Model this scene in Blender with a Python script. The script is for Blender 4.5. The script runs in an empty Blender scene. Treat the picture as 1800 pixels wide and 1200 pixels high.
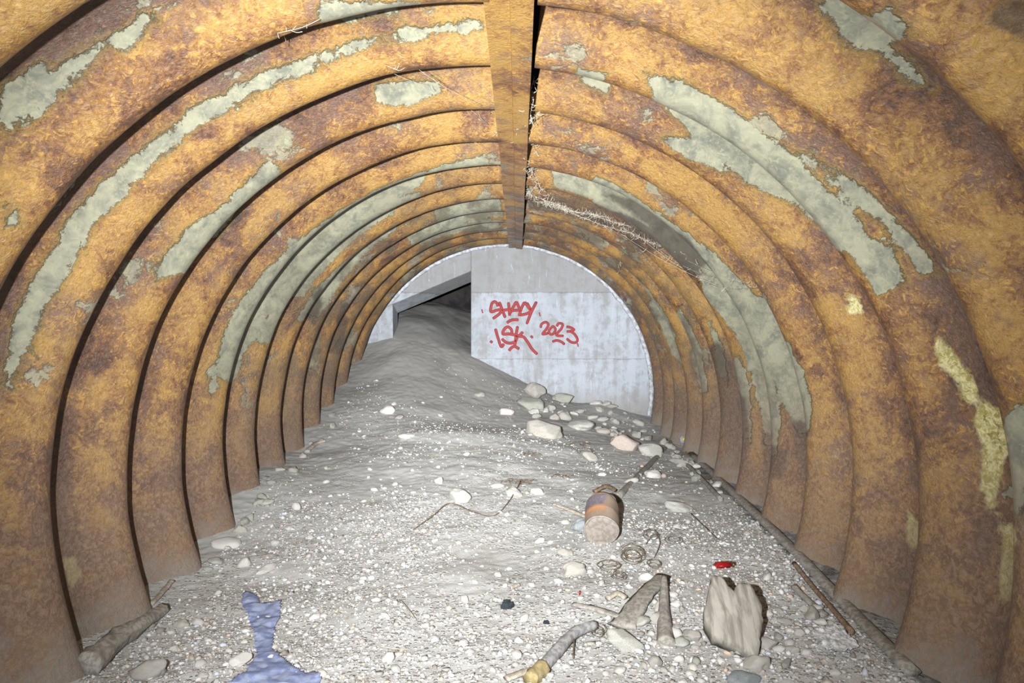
import bpy, bmesh, math, random
import numpy as np
from mathutils import Vector, Matrix, noise as mnoise

# ------------------------------------------------------------------ camera, world, light
F = 1380.0                      # focal length in pixels of the 1800 px wide frame
R = 1.30                        # inner (crest) radius of the steel arch
CAM = Vector((0, 0, 1.0))
CX, CZ = -0.104, 0.506          # axis of the arch
VPX, VPY = 910.0, 590.0         # where the tunnel axis vanishes
END = 7.15                      # distance of the concrete end wall
PITCH, CREST0, DEPTH = 0.4557, 2.325, 0.138

scene = bpy.context.scene
scene.view_settings.view_transform = 'Standard'
scene.view_settings.look = 'None'
scene.view_settings.gamma = 1
scene.view_settings.exposure = 0.0
cd = bpy.data.cameras.new('camera'); cam = bpy.data.objects.new('camera', cd)
scene.collection.objects.link(cam)
cd.sensor_width = 36; cd.lens = F / 1800 * 36; cd.clip_start = 0.02
yaw = math.atan((VPX - 900) / F); pit = math.atan((VPY - 600) / F)
cam.location = CAM
cam.rotation_euler = (math.pi / 2 + pit, 0, yaw)
scene.camera = cam

w = bpy.data.worlds.new('world'); scene.world = w; w.use_nodes = True
w.node_tree.nodes['Background'].inputs[0].default_value = (0.5, 0.6, 0.8, 1)
w.node_tree.nodes['Background'].inputs[1].default_value = 0.002

# the photographer's flash: small, a hand's breadth left of the lens
ld = bpy.data.lights.new('flash', 'SPOT'); ld.energy = 3900; ld.color = (0.97, 0.985, 1.0)
ld.shadow_soft_size = 0.012; ld.spot_size = math.radians(150); ld.spot_blend = 0.3
flash = bpy.data.objects.new('flash', ld); scene.collection.objects.link(flash)
flash.location = (-0.21, 0.0, 1.04)
flash.rotation_euler = (math.radians(89.5), 0, math.radians(-1))

# the flash head throws a tight beam: output against the angle off its axis
ld.use_nodes = True
_t = ld.node_tree; _em = _t.nodes['Emission']
_tc = _t.nodes.new('ShaderNodeTexCoord'); _sp = _t.nodes.new('ShaderNodeSeparateXYZ'); _t.links.new(_tc.outputs['Normal'], _sp.inputs[0])
_ab = _t.nodes.new('ShaderNodeMath'); _ab.operation = 'ABSOLUTE'; _t.links.new(_sp.outputs[2], _ab.inputs[0])
_ac = _t.nodes.new('ShaderNodeMath'); _ac.operation = 'ARCCOSINE'; _t.links.new(_ab.outputs[0], _ac.inputs[0])
_dv = _t.nodes.new('ShaderNodeMath'); _dv.operation = 'DIVIDE'; _t.links.new(_ac.outputs[0], _dv.inputs[0]); _dv.inputs[1].default_value = math.radians(60)
_cr = _t.nodes.new('ShaderNodeValToRGB'); _t.links.new(_dv.outputs[0], _cr.inputs[0])
BEAM = [(0, 1.0), (8, .95), (11, .74), (14, .51), (18, .33), (23, .225), (32, .072), (42, .030), (52, .010)]
while len(_cr.color_ramp.elements) < len(BEAM): _cr.color_ramp.elements.new(.5)
for _e, (_a, _v) in zip(_cr.color_ramp.elements, BEAM): _e.position = _a / 60; _e.color = (_v, _v, _v, 1)
_t.links.new(_cr.outputs[0], _em.inputs['Strength'])
scene.cycles.diffuse_bounces = 2

rnd = random.Random(7)
COL = scene.collection

# ------------------------------------------------------------------ helpers
def lin(c):
    return tuple((v / 255 / 12.92 if v / 255 <= .04045 else ((v / 255 + .055) / 1.055) ** 2.4) for v in c) + (1,)

def tag(o, label=None, cat=None, group=None, kind=None):
    if label: o['label'] = label
    if cat: o['category'] = cat
    if group: o['group'] = group
    if kind: o['kind'] = kind
    return o

def link(name, me, mat=None, parent=None, smooth=True):
    o = bpy.data.objects.new(name, me); COL.objects.link(o)
    if mat: me.materials.append(mat)
    if smooth: me.shade_smooth()
    if parent: o.parent = parent
    return o

def pymesh(name, verts, faces):
    me = bpy.data.meshes.new(name); me.from_pydata([tuple(v) for v in verts], [], faces); me.update(); return me

def np_mesh(name, V, Fc):
    me = bpy.data.meshes.new(name)
    V = np.asarray(V, dtype=np.float32); Fc = np.asarray(Fc, dtype=np.int32)
    n, k = Fc.shape
    me.vertices.add(len(V)); me.vertices.foreach_set('co', V.ravel())
    me.loops.add(n * k); me.loops.foreach_set('vertex_index', Fc.ravel())
    me.polygons.add(n); me.polygons.foreach_set('loop_start', np.arange(n, dtype=np.int32) * k)
    me.polygons.foreach_set('loop_total', np.full(n, k, dtype=np.int32))
    me.update(calc_edges=True); me.validate(); return me

def hash2(ix, iy, s):
    h = (ix.astype(np.int64) * 374761393 + iy.astype(np.int64) * 668265263 + s * 1442695041) & 0xffffffff
    h = ((h ^ (h >> 13)) * 1274126177) & 0xffffffff
    return ((h ^ (h >> 16)) & 0xffff) / 65535.0

def vnoise(x, y, s=0):
    ix = np.floor(x); iy = np.floor(y); fx = x - ix; fy = y - iy
    fx = fx * fx * (3 - 2 * fx); fy = fy * fy * (3 - 2 * fy)
    a = hash2(ix, iy, s); b = hash2(ix + 1, iy, s); c = hash2(ix, iy + 1, s); d = hash2(ix + 1, iy + 1, s)
    return (a * (1 - fx) + b * fx) * (1 - fy) + (c * (1 - fx) + d * fx) * fy - .5

def fbm(x, y, o=4, s=0):
    t = 0; a = 1
    for k in range(o):
        t = t + a * vnoise(x * 2 ** k, y * 2 ** k, s + k); a *= .5
    return t

def tube_mesh(name, pts, rad, seg=10, rough=0, seed=0, flat=1.0, cap=True, sub=6):
    P = [Vector(p) for p in pts]
    if len(P) > 2:
        Q = []
        for i in range(len(P) - 1):
            p0 = P[max(i - 1, 0)]; p1 = P[i]; p2 = P[i + 1]; p3 = P[min(i + 2, len(P) - 1)]
            for k in range(sub):
                t = k / sub
                Q.append(.5 * ((2 * p1) + (p2 - p0) * t + (2 * p0 - 5 * p1 + 4 * p2 - p3) * t * t + (3 * p1 - p0 - 3 * p2 + p3) * t ** 3))
        Q.append(P[-1])
    else: Q = [P[0].lerp(P[1], k / (sub * 2)) for k in range(sub * 2 + 1)]
    rads = rad if callable(rad) else (lambda t: rad)
    V = []; Fc = []; n = len(Q)
    for i, q in enumerate(Q):
        T = (Q[min(i + 1, n - 1)] - Q[max(i - 1, 0)]).normalized()
        up = Vector((0, 0, 1)) if abs(T.z) < .95 else Vector((1, 0, 0))
        A = T.cross(up).normalized(); B = A.cross(T).normalized(); r = rads(i / (n - 1))
        for k in range(seg):
            a = 2 * math.pi * k / seg
            rr = r * (1 + rough * (mnoise.noise(Vector((math.cos(a) * 1.5 + seed, math.sin(a) * 1.5, i * .35))) + .5 * mnoise.noise(Vector((a * 3, i * .9, seed)))))
            V.append(q + A * math.cos(a) * rr + B * math.sin(a) * rr * flat)
    for i in range(n - 1):
        for k in range(seg):
            Fc.append((i * seg + k, i * seg + (k + 1) % seg, (i + 1) * seg + (k + 1) % seg, (i + 1) * seg + k))
    if cap: Fc.append(tuple(range(seg))[::-1]); Fc.append(tuple((n - 1) * seg + k for k in range(seg)))
    return pymesh(name, V, Fc)

# ---- profile of the lining
def prof(Y):
    t = (np.asarray(Y) - CREST0) / PITCH
    c = 0.5 - 0.5 * np.cos(2 * np.pi * t)
    return R + DEPTH * c ** 0.85

def ray(px, py):
    return (px - VPX) / F, (VPY - py) / F       # dx, dz per unit of depth

def shell_hit(px, py):
    dx, dz = ray(px, py)
    Y = np.linspace(0.4, 9, 6000)
    r = np.hypot(dx * Y - CX, 1 + dz * Y - CZ)
    i = int(np.argmax(r > prof(Y)))
    return math.atan2(dx * Y[i] - CX, 1 + dz * Y[i] - CZ), Y[i]

# ---- the ground as a height field through measured points
GP = []
def gp(px, py, Y): GP.append(((px - VPX) / F * Y, Y, 1 + (VPY - py) / F * Y))
for r_, px, py in [(761,145,1180),(634,265,1075),(544,345,990),(480,405,918),(427,455,850),(385,497,810),
                   (353,530,785),(323,561,745),(299,588,708),(275,612,672),(257,642,628)]:
    gp(px, py, F * R / r_)
for px, py, Y in [(1395,970,3.23),(1560,1150,2.36),(1300,880,4.05),(1205,800,5.4),(1145,735,7.15)]: gp(px, py, Y)
for px, py in [(661,606),(690,588),(828,618),(925,668),(960,690),(1060,700)]: gp(px, py, END)
GP += [(0,2.2,0.0),(0,3.2,.075),(0,4,.15),(-.5,4,.17),(-.5,5,.29),(0,5,.24),(-.2,5.6,.33),(-.3,6.0,.36),(0,6.4,.37),(-.6,6.0,.46),(.5,6.2,.28),(.9,6.5,.21),
       (-1.3,1.2,-.02),(0,1.2,-.03),(1.2,1.2,.0),(-1.3,0,-.05),(0,0,-.05),(1.3,0,-.05),(-1.3,-1.5,-.05),(1.3,-1.5,-.05),(0,-1.5,-.05),
       (-1.0,6.75,.80),(-.6,6.75,.66),(-.3,6.7,.56),(-1.1,7.65,1.16),(-.75,7.65,1.10),(-.45,7.65,.93),(-1.2,8.5,1.36),(-.8,8.5,1.33),(-.3,8.6,1.15),(.4,8.5,.9),(.6,7.4,.3)]
GPa = np.array(GP)
def _k(d): return d
_D = np.hypot(GPa[:, None, 0] - GPa[None, :, 0], GPa[:, None, 1] - GPa[None, :, 1])
_n = len(GPa)
_A = np.zeros((_n + 3, _n + 3)); _A[:_n, :_n] = _k(_D) + np.eye(_n) * -0.03
_A[:_n, _n] = 1; _A[:_n, _n + 1] = GPa[:, 0]; _A[:_n, _n + 2] = GPa[:, 1]; _A[_n:, :_n] = _A[:_n, _n:].T
_W = np.linalg.solve(_A, np.concatenate([GPa[:, 2], [0, 0, 0]]))
def ground(x, y, fine=True):
    x = np.atleast_1d(np.asarray(x, float)); y = np.atleast_1d(np.asarray(y, float))
    z = np.full(x.shape, _W[_n]) + _W[_n + 1] * x + _W[_n + 2] * y
    for i in range(_n):
        z = z + _W[i] * np.sqrt((x - GPa[i, 0]) ** 2 + (y - GPa[i, 1]) ** 2 + .01)
    z = z + .05 * np.exp(-((x + .38) / .5) ** 2 - ((y - 5.3) / .22) ** 2) - .03 * np.exp(-((x + .3) / .5) ** 2 - ((y - 5.9) / .25) ** 2)
    z = z + .035 * fbm(x * 2.1, y * 2.1, 3, 5)
    if fine:
        xr_ = x * .83 + y * .55; yr_ = y * .83 - x * .55
        z = z + .005 * fbm(xr_ * 7, yr_ * 7, 3, 11) + .006 * fbm(x * 38 + 3, y * 38, 3, 31)
    return z
def gz(x, y): return float(ground(x, y)[0])
def hit(px, py):
    dx, dz = ray(px, py)
    Y = np.linspace(1.0, 9, 4000)
    g = ground(dx * Y, Y)
    i = int(np.argmax(1 + dz * Y < g))
    return Vector((dx * Y[i], Y[i], g[i]))

# ------------------------------------------------------------------ materials
class NT:
    def __init__(s, name):
        s.m = bpy.data.materials.new(name); s.m.use_nodes = True
        s.t = s.m.node_tree; s.b = s.t.nodes['Principled BSDF']
    def n(s, typ, **kw):
        nd = s.t.nodes.new(typ)
        for k, v in kw.items():
            if k.startswith('i_'): nd.inputs[k[2:].replace('_', ' ')].default_value = v
            else: setattr(nd, k, v)
        return nd
    def l(s, a, b): s.t.links.new(a, b)
    def noise(s, scale, detail=4, rough=.6, dist=0, vec=None):
        nd = s.n('ShaderNodeTexNoise'); nd.inputs['Scale'].default_value = scale; nd.inputs['Detail'].default_value = detail
        nd.inputs['Roughness'].default_value = rough; nd.inputs['Distortion'].default_value = dist
        if vec: s.l(vec, nd.inputs['Vector'])
        return nd.outputs['Fac']
    def ramp(s, f, stops, interp='LINEAR'):
        nd = s.n('ShaderNodeValToRGB'); nd.color_ramp.interpolation = interp; e = nd.color_ramp.elements
        while len(e) < len(stops): e.new(.5)
        for k, (p, c) in enumerate(stops):
            e[k].position = p; e[k].color = c if not isinstance(c, (int, float)) else (c, c, c, 1)
        s.l(f, nd.inputs[0]); return nd.outputs[0]
    def mix(s, f, a, b, mode='MIX'):
        nd = s.n('ShaderNodeMix', data_type='RGBA', blend_type=mode)
        for v, i in ((f, 0), (a, 6), (b, 7)):
            if hasattr(v, 'is_linked') or hasattr(v, 'node'): s.l(v, nd.inputs[i])
            else: nd.inputs[i].default_value = v
        return nd.outputs[2]
    def math(s, op, a, b=None, c=None, clamp=False):
        nd = s.n('ShaderNodeMath', operation=op, use_clamp=clamp)
        for i, v in enumerate((a, b, c)):
            if v is None: continue
            if hasattr(v, 'node'): s.l(v, nd.inputs[i])
            else: nd.inputs[i].default_value = v
        return nd.outputs[0]
    def step(s, f, lo, hi):
        nd = s.n('ShaderNodeMapRange', clamp=True, interpolation_type='SMOOTHSTEP')
        s.l(f, nd.inputs[0]); nd.inputs[1].default_value = lo; nd.inputs[2].default_value = hi
        return nd.outputs[0]
    def bump(s, h, strength=.5, dist=.01):
        nd = s.n('ShaderNodeBump'); nd.inputs['Strength'].default_value = strength; nd.inputs['Distance'].default_value = dist
        s.l(h, nd.inputs['Height']); s.l(nd.outputs[0], s.b.inputs['Normal'])
    def base(s, c, rough=.8, metal=0, spec=.5):
        if hasattr(c, 'node'): s.l(c, s.b.inputs['Base Color'])
        else: s.b.inputs['Base Color'].default_value = c
        for v, k in ((rough, 'Roughness'), (metal, 'Metallic'), (spec, 'Specular IOR Level')):
            if hasattr(v, 'node'): s.l(v, s.b.inputs[k])
            else: s.b.inputs[k].default_value = v

def mat_rust(name, value=.52, bl=.95, bstr=.9):
    s = NT(name)
    P = s.n('ShaderNodeNewGeometry').outputs['Position']
    sep = s.n('ShaderNodeSeparateXYZ'); s.l(P, sep.inputs[0])
    at = s.n('ShaderNodeAttribute', attribute_name='patch'); sc = s.n('ShaderNodeSeparateColor'); s.l(at.outputs['Color'], sc.inputs[0])
    galv_glare, cream, dark, crest = sc.outputs[0], sc.outputs[1], sc.outputs[2], at.outputs['Alpha']
    big = s.noise(2.2, 5, .6, .6, P); mid = s.noise(9, 6, .7, .8, P); fine = s.noise(60, 6, .7, .8, P); worm = s.noise(48, 5, .65, 1.3, P); grain = s.noise(170, 4, .7, .4, P)
    v = s.n('ShaderNodeVectorMath', operation='ADD'); s.l(P, v.inputs[0]); v.inputs[1].default_value = (7, 3, 9)
    big2 = s.noise(3.1, 5, .6, .4, v.outputs[0]); mid2 = s.noise(14, 5, .7, .5, v.outputs[0])
    k = s.math('ADD', s.math('MULTIPLY', big, .9), s.math('MULTIPLY', mid, .8))
    k = s.math('ADD', k, s.math('MULTIPLY', s.math('SUBTRACT', fine, .18), .60))
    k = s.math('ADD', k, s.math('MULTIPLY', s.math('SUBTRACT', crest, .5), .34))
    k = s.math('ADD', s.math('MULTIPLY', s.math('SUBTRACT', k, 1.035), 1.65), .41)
    base = s.ramp(k, [(.14, lin((70, 46, 38))), (.32, lin((106, 68, 44))), (.46, lin((136, 88, 50))), (.60, lin((172, 118, 52))), (.80, lin((206, 156, 70)))])
    mv = s.step(s.math('ADD', s.math('MULTIPLY', mid2, .5), s.math('SUBTRACT', big2, s.math('MULTIPLY', crest, .16))), .58, .78)
    mv = s.math('MULTIPLY', mv, s.math('SUBTRACT', 1.0, s.math('MULTIPLY', s.step(fine, .52, .64), .6)))
    base = s.mix(s.math('MULTIPLY', mv, .85), base, lin((136, 102, 86)))
    wm = s.step(worm, .545, .62)
    wf = s.math('MULTIPLY', wm, s.step(k, .40, .62), clamp=True)
    base = s.mix(s.math('MULTIPLY', wf, bl), base, lin((222, 166, 62)))
    dk = s.step(s.math('ADD', s.math('MULTIPLY', fine, .6), s.math('MULTIPLY', worm, -.2)), .235, .32)
    base = s.mix(s.math('MULTIPLY', dk, .45), base, lin((98, 54, 30)))
    base = s.mix(s.math('MULTIPLY', s.step(grain, .55, .68), .35), base, lin((92, 54, 34)))
    base = s.mix(s.math('MULTIPLY', s.step(grain, .44, .34), .3), base, lin((206, 160, 96)))
    hs = s.n('ShaderNodeHueSaturation'); hs.inputs['Saturation'].default_value = .95; hs.inputs['Hue'].default_value = .502; hs.inputs['Value'].default_value = value; s.l(base, hs.inputs['Color']); base = hs.outputs[0]
    # bare galvanising, plus one glare streak painted in the same colour
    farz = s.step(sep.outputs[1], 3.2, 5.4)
    edge = s.math('ADD', s.math('MULTIPLY', s.math('SUBTRACT', mid, .5), .55), s.math('MULTIPLY', s.math('SUBTRACT', fine, .5), .25))
    g1 = s.step(s.math('ADD', galv_glare, edge), .47, .53)
    g2 = s.step(s.math('ADD', s.math('ADD', big2, s.math('MULTIPLY', edge, .55)), s.math('MULTIPLY', farz, .06)), .62, .66)
    g2 = s.math('MULTIPLY', g2, s.step(sep.outputs[2], .35, .8))
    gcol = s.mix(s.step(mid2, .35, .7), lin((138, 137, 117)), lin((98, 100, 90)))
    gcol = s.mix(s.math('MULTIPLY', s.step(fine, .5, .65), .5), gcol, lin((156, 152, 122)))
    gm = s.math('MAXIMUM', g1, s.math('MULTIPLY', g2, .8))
    halo = s.math('MAXIMUM', s.step(s.math('ADD', galv_glare, edge), .36, .47), s.math('MULTIPLY', g2, 0))
    col = s.mix(s.math('MULTIPLY', halo, .5), base, lin((118, 98, 42)))
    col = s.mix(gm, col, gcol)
    cm = s.step(s.math('ADD', cream, edge), .44, .56)
    col = s.mix(cm, col, s.mix(s.step(fine, .42, .6), lin((206, 198, 146)), lin((150, 138, 66))))
    dm = s.step(s.math('ADD', dark, s.math('MULTIPLY', edge, .9)), .34, .56)
    col = s.mix(s.math('MULTIPLY', dm, .75), col, lin((46, 36, 36)))
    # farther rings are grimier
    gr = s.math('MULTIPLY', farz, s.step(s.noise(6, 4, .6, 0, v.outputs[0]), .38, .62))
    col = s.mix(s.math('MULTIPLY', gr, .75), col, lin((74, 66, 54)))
    # settled dust low on the wall
    dz = s.math('ADD', sep.outputs[2], s.math('MULTIPLY', s.math('SUBTRACT', mid, .5), .45))
    dz = s.math('SUBTRACT', dz, s.math('MULTIPLY', farz, .22))
    du = s.math('SUBTRACT', 1.0, s.step(dz, .02, .95))
    dcol = s.mix(s.step(fine, .42, .6), lin((104, 82, 66)), lin((126, 106, 92)))
    col = s.mix(s.math('MULTIPLY', du, .85), col, dcol)
    low = s.math('SUBTRACT', 1.0, s.step(s.math('ADD', dz, s.math('MULTIPLY', s.math('SUBTRACT', fine, .5), .5)), .0, .16))
    col = s.mix(s.math('MULTIPLY', low, .5), col, lin((138, 134, 126)))
    ro = s.math('ADD', s.math('MULTIPLY', gm, -.12), .42)
    ro = s.math('ADD', ro, s.math('MULTIPLY', du, .38))
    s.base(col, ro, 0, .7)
    h = s.math('ADD', s.math('ADD', s.math('MULTIPLY', worm, .8), s.math('MULTIPLY', fine, .7)), s.math('MULTIPLY', grain, .25))
    h = s.math('MULTIPLY', h, s.math('SUBTRACT', 1.0, s.math('MULTIPLY', gm, .85)))
    s.bump(h, bstr, .007)
    return s.m

def mat_ground():
    s = NT('dirt')
    P = s.n('ShaderNodeNewGeometry').outputs['Position']
    big = s.noise(1.6, 5, .6, .3, P); mid = s.noise(14, 6, .7, .3, P); fine = s.noise(120, 4, .7, 0, P)
    vor = s.n('ShaderNodeTexVoronoi'); vor.inputs['Scale'].default_value = 62; s.l(P, vor.inputs['Vector'])
    vc = s.n('ShaderNodeSeparateColor'); s.l(vor.outputs['Color'], vc.inputs[0])
    col = s.ramp(big, [(.3, lin((172, 171, 166))), (.7, lin((186, 186, 184)))])
    col = s.mix(s.math('MULTIPLY', s.step(mid, .5, .68), .35), col, lin((146, 144, 140)))
    col = s.mix(s.math('MULTIPLY', s.step(fine, .52, .68), .4), col, lin((194, 194, 192)))
    sepy = s.n('ShaderNodeSeparateXYZ'); s.l(P, sepy.inputs[0])
    gmask = s.step(s.math('SUBTRACT', s.noise(2.6, 4, .6, .3, P), s.math('MULTIPLY', s.math('SUBTRACT', sepy.outputs[1], 3.4), .10)), .38, .55)
    cell = s.ramp(vc.outputs[0], [(0, lin((120, 116, 110))), (.3, lin((156, 152, 146))), (.6, lin((182, 180, 176))), (1, lin((206, 205, 203)))])
    sh = s.math('SUBTRACT', 1, s.step(vor.outputs['Distance'], .30, .50))
    sp = s.math('MULTIPLY', s.math('MULTIPLY', gmask, sh), s.step(vc.outputs[1], .25, .4))
    col = s.mix(s.math('MULTIPLY', sp, .85), col, cell)
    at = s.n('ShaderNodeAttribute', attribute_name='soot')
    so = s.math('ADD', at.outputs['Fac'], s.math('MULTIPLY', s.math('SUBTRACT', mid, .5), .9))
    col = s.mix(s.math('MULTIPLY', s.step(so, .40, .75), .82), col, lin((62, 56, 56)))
    ea = s.n('ShaderNodeAttribute', attribute_name='earth')
    col = s.mix(s.math('MULTIPLY', s.step(s.math('ADD', ea.outputs['Fac'], s.math('MULTIPLY', s.math('SUBTRACT', mid, .5), .5)), .2, .85), .8), col, lin((144, 142, 138)))
    s.base(col, .95, 0, .2)
    h = s.math('ADD', s.math('MULTIPLY', mid, .6), s.math('MULTIPLY', fine, .35)); h = s.math('ADD', h, s.math('MULTIPLY', sp, .7))
    s.bump(h, .8, .008); return s.m

def mat_concrete():
    s = NT('concrete')
    P = s.n('ShaderNodeNewGeometry').outputs['Position']
    sep = s.n('ShaderNodeSeparateXYZ'); s.l(P, sep.inputs[0])
    mp = s.n('ShaderNodeMapping'); s.l(P, mp.inputs['Vector']); mp.inputs['Scale'].default_value = (9, 9, 1.2)
    big = s.noise(2.4, 5, .6, .3, P); mid = s.noise(12, 6, .7, .3, P); fine = s.noise(60, 4, .7, 0, P); strk = s.noise(1.6, 5, .65, .2, mp.outputs[0])
    zz = s.math('ADD', sep.outputs[2], s.math('MULTIPLY', s.math('SUBTRACT', mid, .5), .04))
    up = s.step(zz, 1.385, 1.41)
    col = s.ramp(big, [(.35, lin((150, 155, 162))), (.65, lin((166, 172, 181)))])
    col = s.mix(s.math('MULTIPLY', up, .75), col, lin((132, 131, 130)))
    mu = s.step(s.math('ADD', s.math('MULTIPLY', mid, .65), s.math('MULTIPLY', strk, .5)), .50, .70)
    col = s.mix(s.math('MULTIPLY', mu, .7), col, lin((128, 126, 123)))
    wh = s.step(s.noise(5, 5, .6, .6, mp.outputs[0]), .62, .72)
    col = s.mix(s.math('MULTIPLY', wh, .65), col, lin((188, 194, 202)))
    # joints between pours
    for zj, wd in ((1.395, .010), (.79, .006), (1.83, .006)):
        d = s.math('ABSOLUTE', s.math('SUBTRACT', zz, zj))
        j = s.math('SUBTRACT', 1.0, s.step(d, 0, wd))
        col = s.mix(s.math('MULTIPLY', j, s.math('MULTIPLY', mid, 1.0)), col, lin((92, 88, 84)))
    pit = s.step(fine, .62, .70)
    col = s.mix(s.math('MULTIPLY', pit, .6), col, lin((92, 90, 92)))
    # rising dirt near the rubble
    dd = s.math('SUBTRACT', 1.0, s.step(s.math('ADD', sep.outputs[2], s.math('MULTIPLY', s.math('SUBTRACT', mid, .5), .3)), .32, .56))
    col = s.mix(s.math('MULTIPLY', dd, .55), col, lin((132, 125, 116)))
    s.base(col, .85, 0, .3); s.bump(s.math('ADD', mid, s.math('MULTIPLY', fine, .4)), .35, .01); return s.m

def mat_stone(name, c1, c2, scale=30, rnd_amt=.35, dust=.3):
    s = NT(name)
    tc = s.n('ShaderNodeTexCoord'); oi = s.n('ShaderNodeObjectInfo')
    v = s.n('ShaderNodeVectorMath', operation='ADD'); s.l(tc.outputs['Object'], v.inputs[0]); s.l(oi.outputs['Location'], v.inputs[1])
    a = s.noise(scale, 6, .65, .4, v.outputs[0]); b = s.noise(scale * 4, 4, .7, 0, v.outputs[0])
    col = s.mix(s.step(a, .38, .62), lin(c1), lin(c2))
    col = s.mix(s.math('MULTIPLY', oi.outputs['Random'], rnd_amt), col, lin((224, 220, 212)))
    col = s.mix(s.math('MULTIPLY', s.step(b, .48, .66), dust), col, lin((150, 142, 130)))
    s.base(col, .85, 0, .3); s.bump(s.math('ADD', a, s.math('MULTIPLY', b, .5)), .5, .006); return s.m

def mat_simple(name, c1, c2, scale=40, rough=.7, metal=0, spec=.5, bump=.3, stretch=(1, 1, 1), lo=.4, hi=.6):
    s = NT(name); tc = s.n('ShaderNodeTexCoord')
    mp = s.n('ShaderNodeMapping'); s.l(tc.outputs['Object'], mp.inputs['Vector']); mp.inputs['Scale'].default_value = stretch
    a = s.noise(scale, 5, .6, .3, mp.outputs[0])
    s.base(s.mix(s.step(a, lo, hi), lin(c1), lin(c2)), rough, metal, spec); s.bump(a, bump, .004); return s.m

M = dict(
    rust=mat_rust('rusted_galvanised_steel'), strip=mat_rust('blistered_rusty_strip', .72, .95, 1.0), ground=mat_ground(), concrete=mat_concrete(),
    pale=mat_stone('pale_limestone', (176, 173, 166), (200, 198, 193), 30, .3, .2),
    tan=mat_stone('tan_stone', (150, 146, 137), (170, 165, 156), 14, .1, .15),
    green=mat_stone('grey_green_stone', (132, 134, 124), (154, 154, 144), 14, .1, .25),
    pink=mat_stone('pinkish_stone', (164, 150, 141), (178, 164, 155), 10, .05, .08),
    rough=mat_stone('crumbly_pale_stone', (140, 140, 131), (190, 188, 181), 26, .1, .3),
    dusty=mat_stone('dust_coated_stone', (142, 139, 132), (162, 158, 151), 16, .1, .4),
    blue=mat_stone('bluish_grey_stone', (110, 118, 122), (140, 146, 148), 12, .05, .35),
    peb=mat_stone('river_pebble', (166, 163, 156), (190, 187, 182), 40, .5, .25),
    wood=mat_simple('weathered_wood', (124, 119, 111), (154, 149, 141), 60, .9, 0, .2, .5),
    wood2=mat_simple('bleached_wood', (142, 133, 118), (168, 160, 146), 60, .9, 0, .2, .5),
    greystick=mat_simple('grey_bark_stick', (118, 117, 118), (150, 148, 145), 60, .9, 0, .2, .4),
    twig=mat_simple('dark_twig', (88, 74, 58), (116, 100, 82), 60, .9, 0, .2, .3),
    brownstick=mat_simple('dusty_brown_wood', (112, 94, 74), (138, 120, 100), 60, .9, 0, .2, .4),
    wire=mat_simple('rusty_wire', (92, 82, 70), (134, 124, 108), 60, .7, .3, .4, .3),
    red=mat_simple('red_plastic', (132, 12, 18), (146, 18, 22), 60, .35, 0, .5, .02),
    brass=mat_simple('dull_metal', (150, 130, 92), (96, 84, 66), 80, .4, .8, .5, .1),
    black=mat_simple('charred_black', (40, 48, 52), (66, 74, 78), 60, .8, 0, .3, .8),
    yellow=mat_simple('yellow_lichen', (140, 126, 88), (156, 142, 104), 60, .9, 0, .2, .5),
    blueplastic=mat_simple('faded_blue_plastic', (116, 128, 166), (148, 158, 186), 26, .55, 0, .4, .4),
    cobweb=mat_simple('cobweb_silk', (176, 166, 146), (200, 194, 180), 60, .8, 0, .3, 0),
    paint=mat_simple('red_spray_paint', (126, 8, 12), (140, 14, 16), 20, .6, 0, .4, .02),
    foil=mat_simple('clear_crinkled_film', (196, 204, 210), (236, 240, 244), 50, .12, .35, 1.0, .8),
    cream=mat_simple('flaking_limewash', (220, 214, 170), (176, 160, 90), 40, .8, 0, .3, .6),
)
def mat_tin():
    s = NT('rusted_tin_label'); tc = s.n('ShaderNodeTexCoord'); sep = s.n('ShaderNodeSeparateXYZ'); s.l(tc.outputs['Object'], sep.inputs[0])
    a = s.noise(22, 5, .65, .3, tc.outputs['Object']); b = s.noise(90, 4, .7, 0, tc.outputs['Object'])
    z = s.math('ADD', sep.outputs[2], s.math('MULTIPLY', s.math('SUBTRACT', a, .5), .03))
    col = s.ramp(s.math('MULTIPLY', z, 5.0), [(.0, lin((128, 112, 100))), (.24, lin((136, 112, 90))), (.30, lin((168, 108, 66))), (.40, lin((166, 122, 88))),
        (.46, lin((100, 94, 104))), (.80, lin((104, 98, 106))), (.84, lin((168, 130, 94))), (.98, lin((136, 122, 108)))])
    side = s.step(s.math('ADD', sep.outputs[0], s.math('MULTIPLY', s.math('SUBTRACT', a, .5), .05)), -.030, .0)
    col = s.mix(s.math('SUBTRACT', 1, side), col, lin((138, 122, 106)))
    col = s.mix(s.math('MULTIPLY', s.step(b, .48, .62), .5), col, lin((142, 132, 120)))
    s.base(col, .6, .1, .4); s.bump(b, .3, .003); return s.m
M['tin'] = mat_tin()
M['tinlid'] = mat_simple('dusty_tin_lid', (122, 114, 106), (142, 133, 125), 50, .8, .1, .3, .4)

# ------------------------------------------------------------------ patches on the lining (surface coordinates: arc length, distance)
def poly_uv(pts):
    out = []
    for px, py in pts:
        th, Y = shell_hit(px, py); out.append((th * R, Y))
    return np.array(out)

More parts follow.
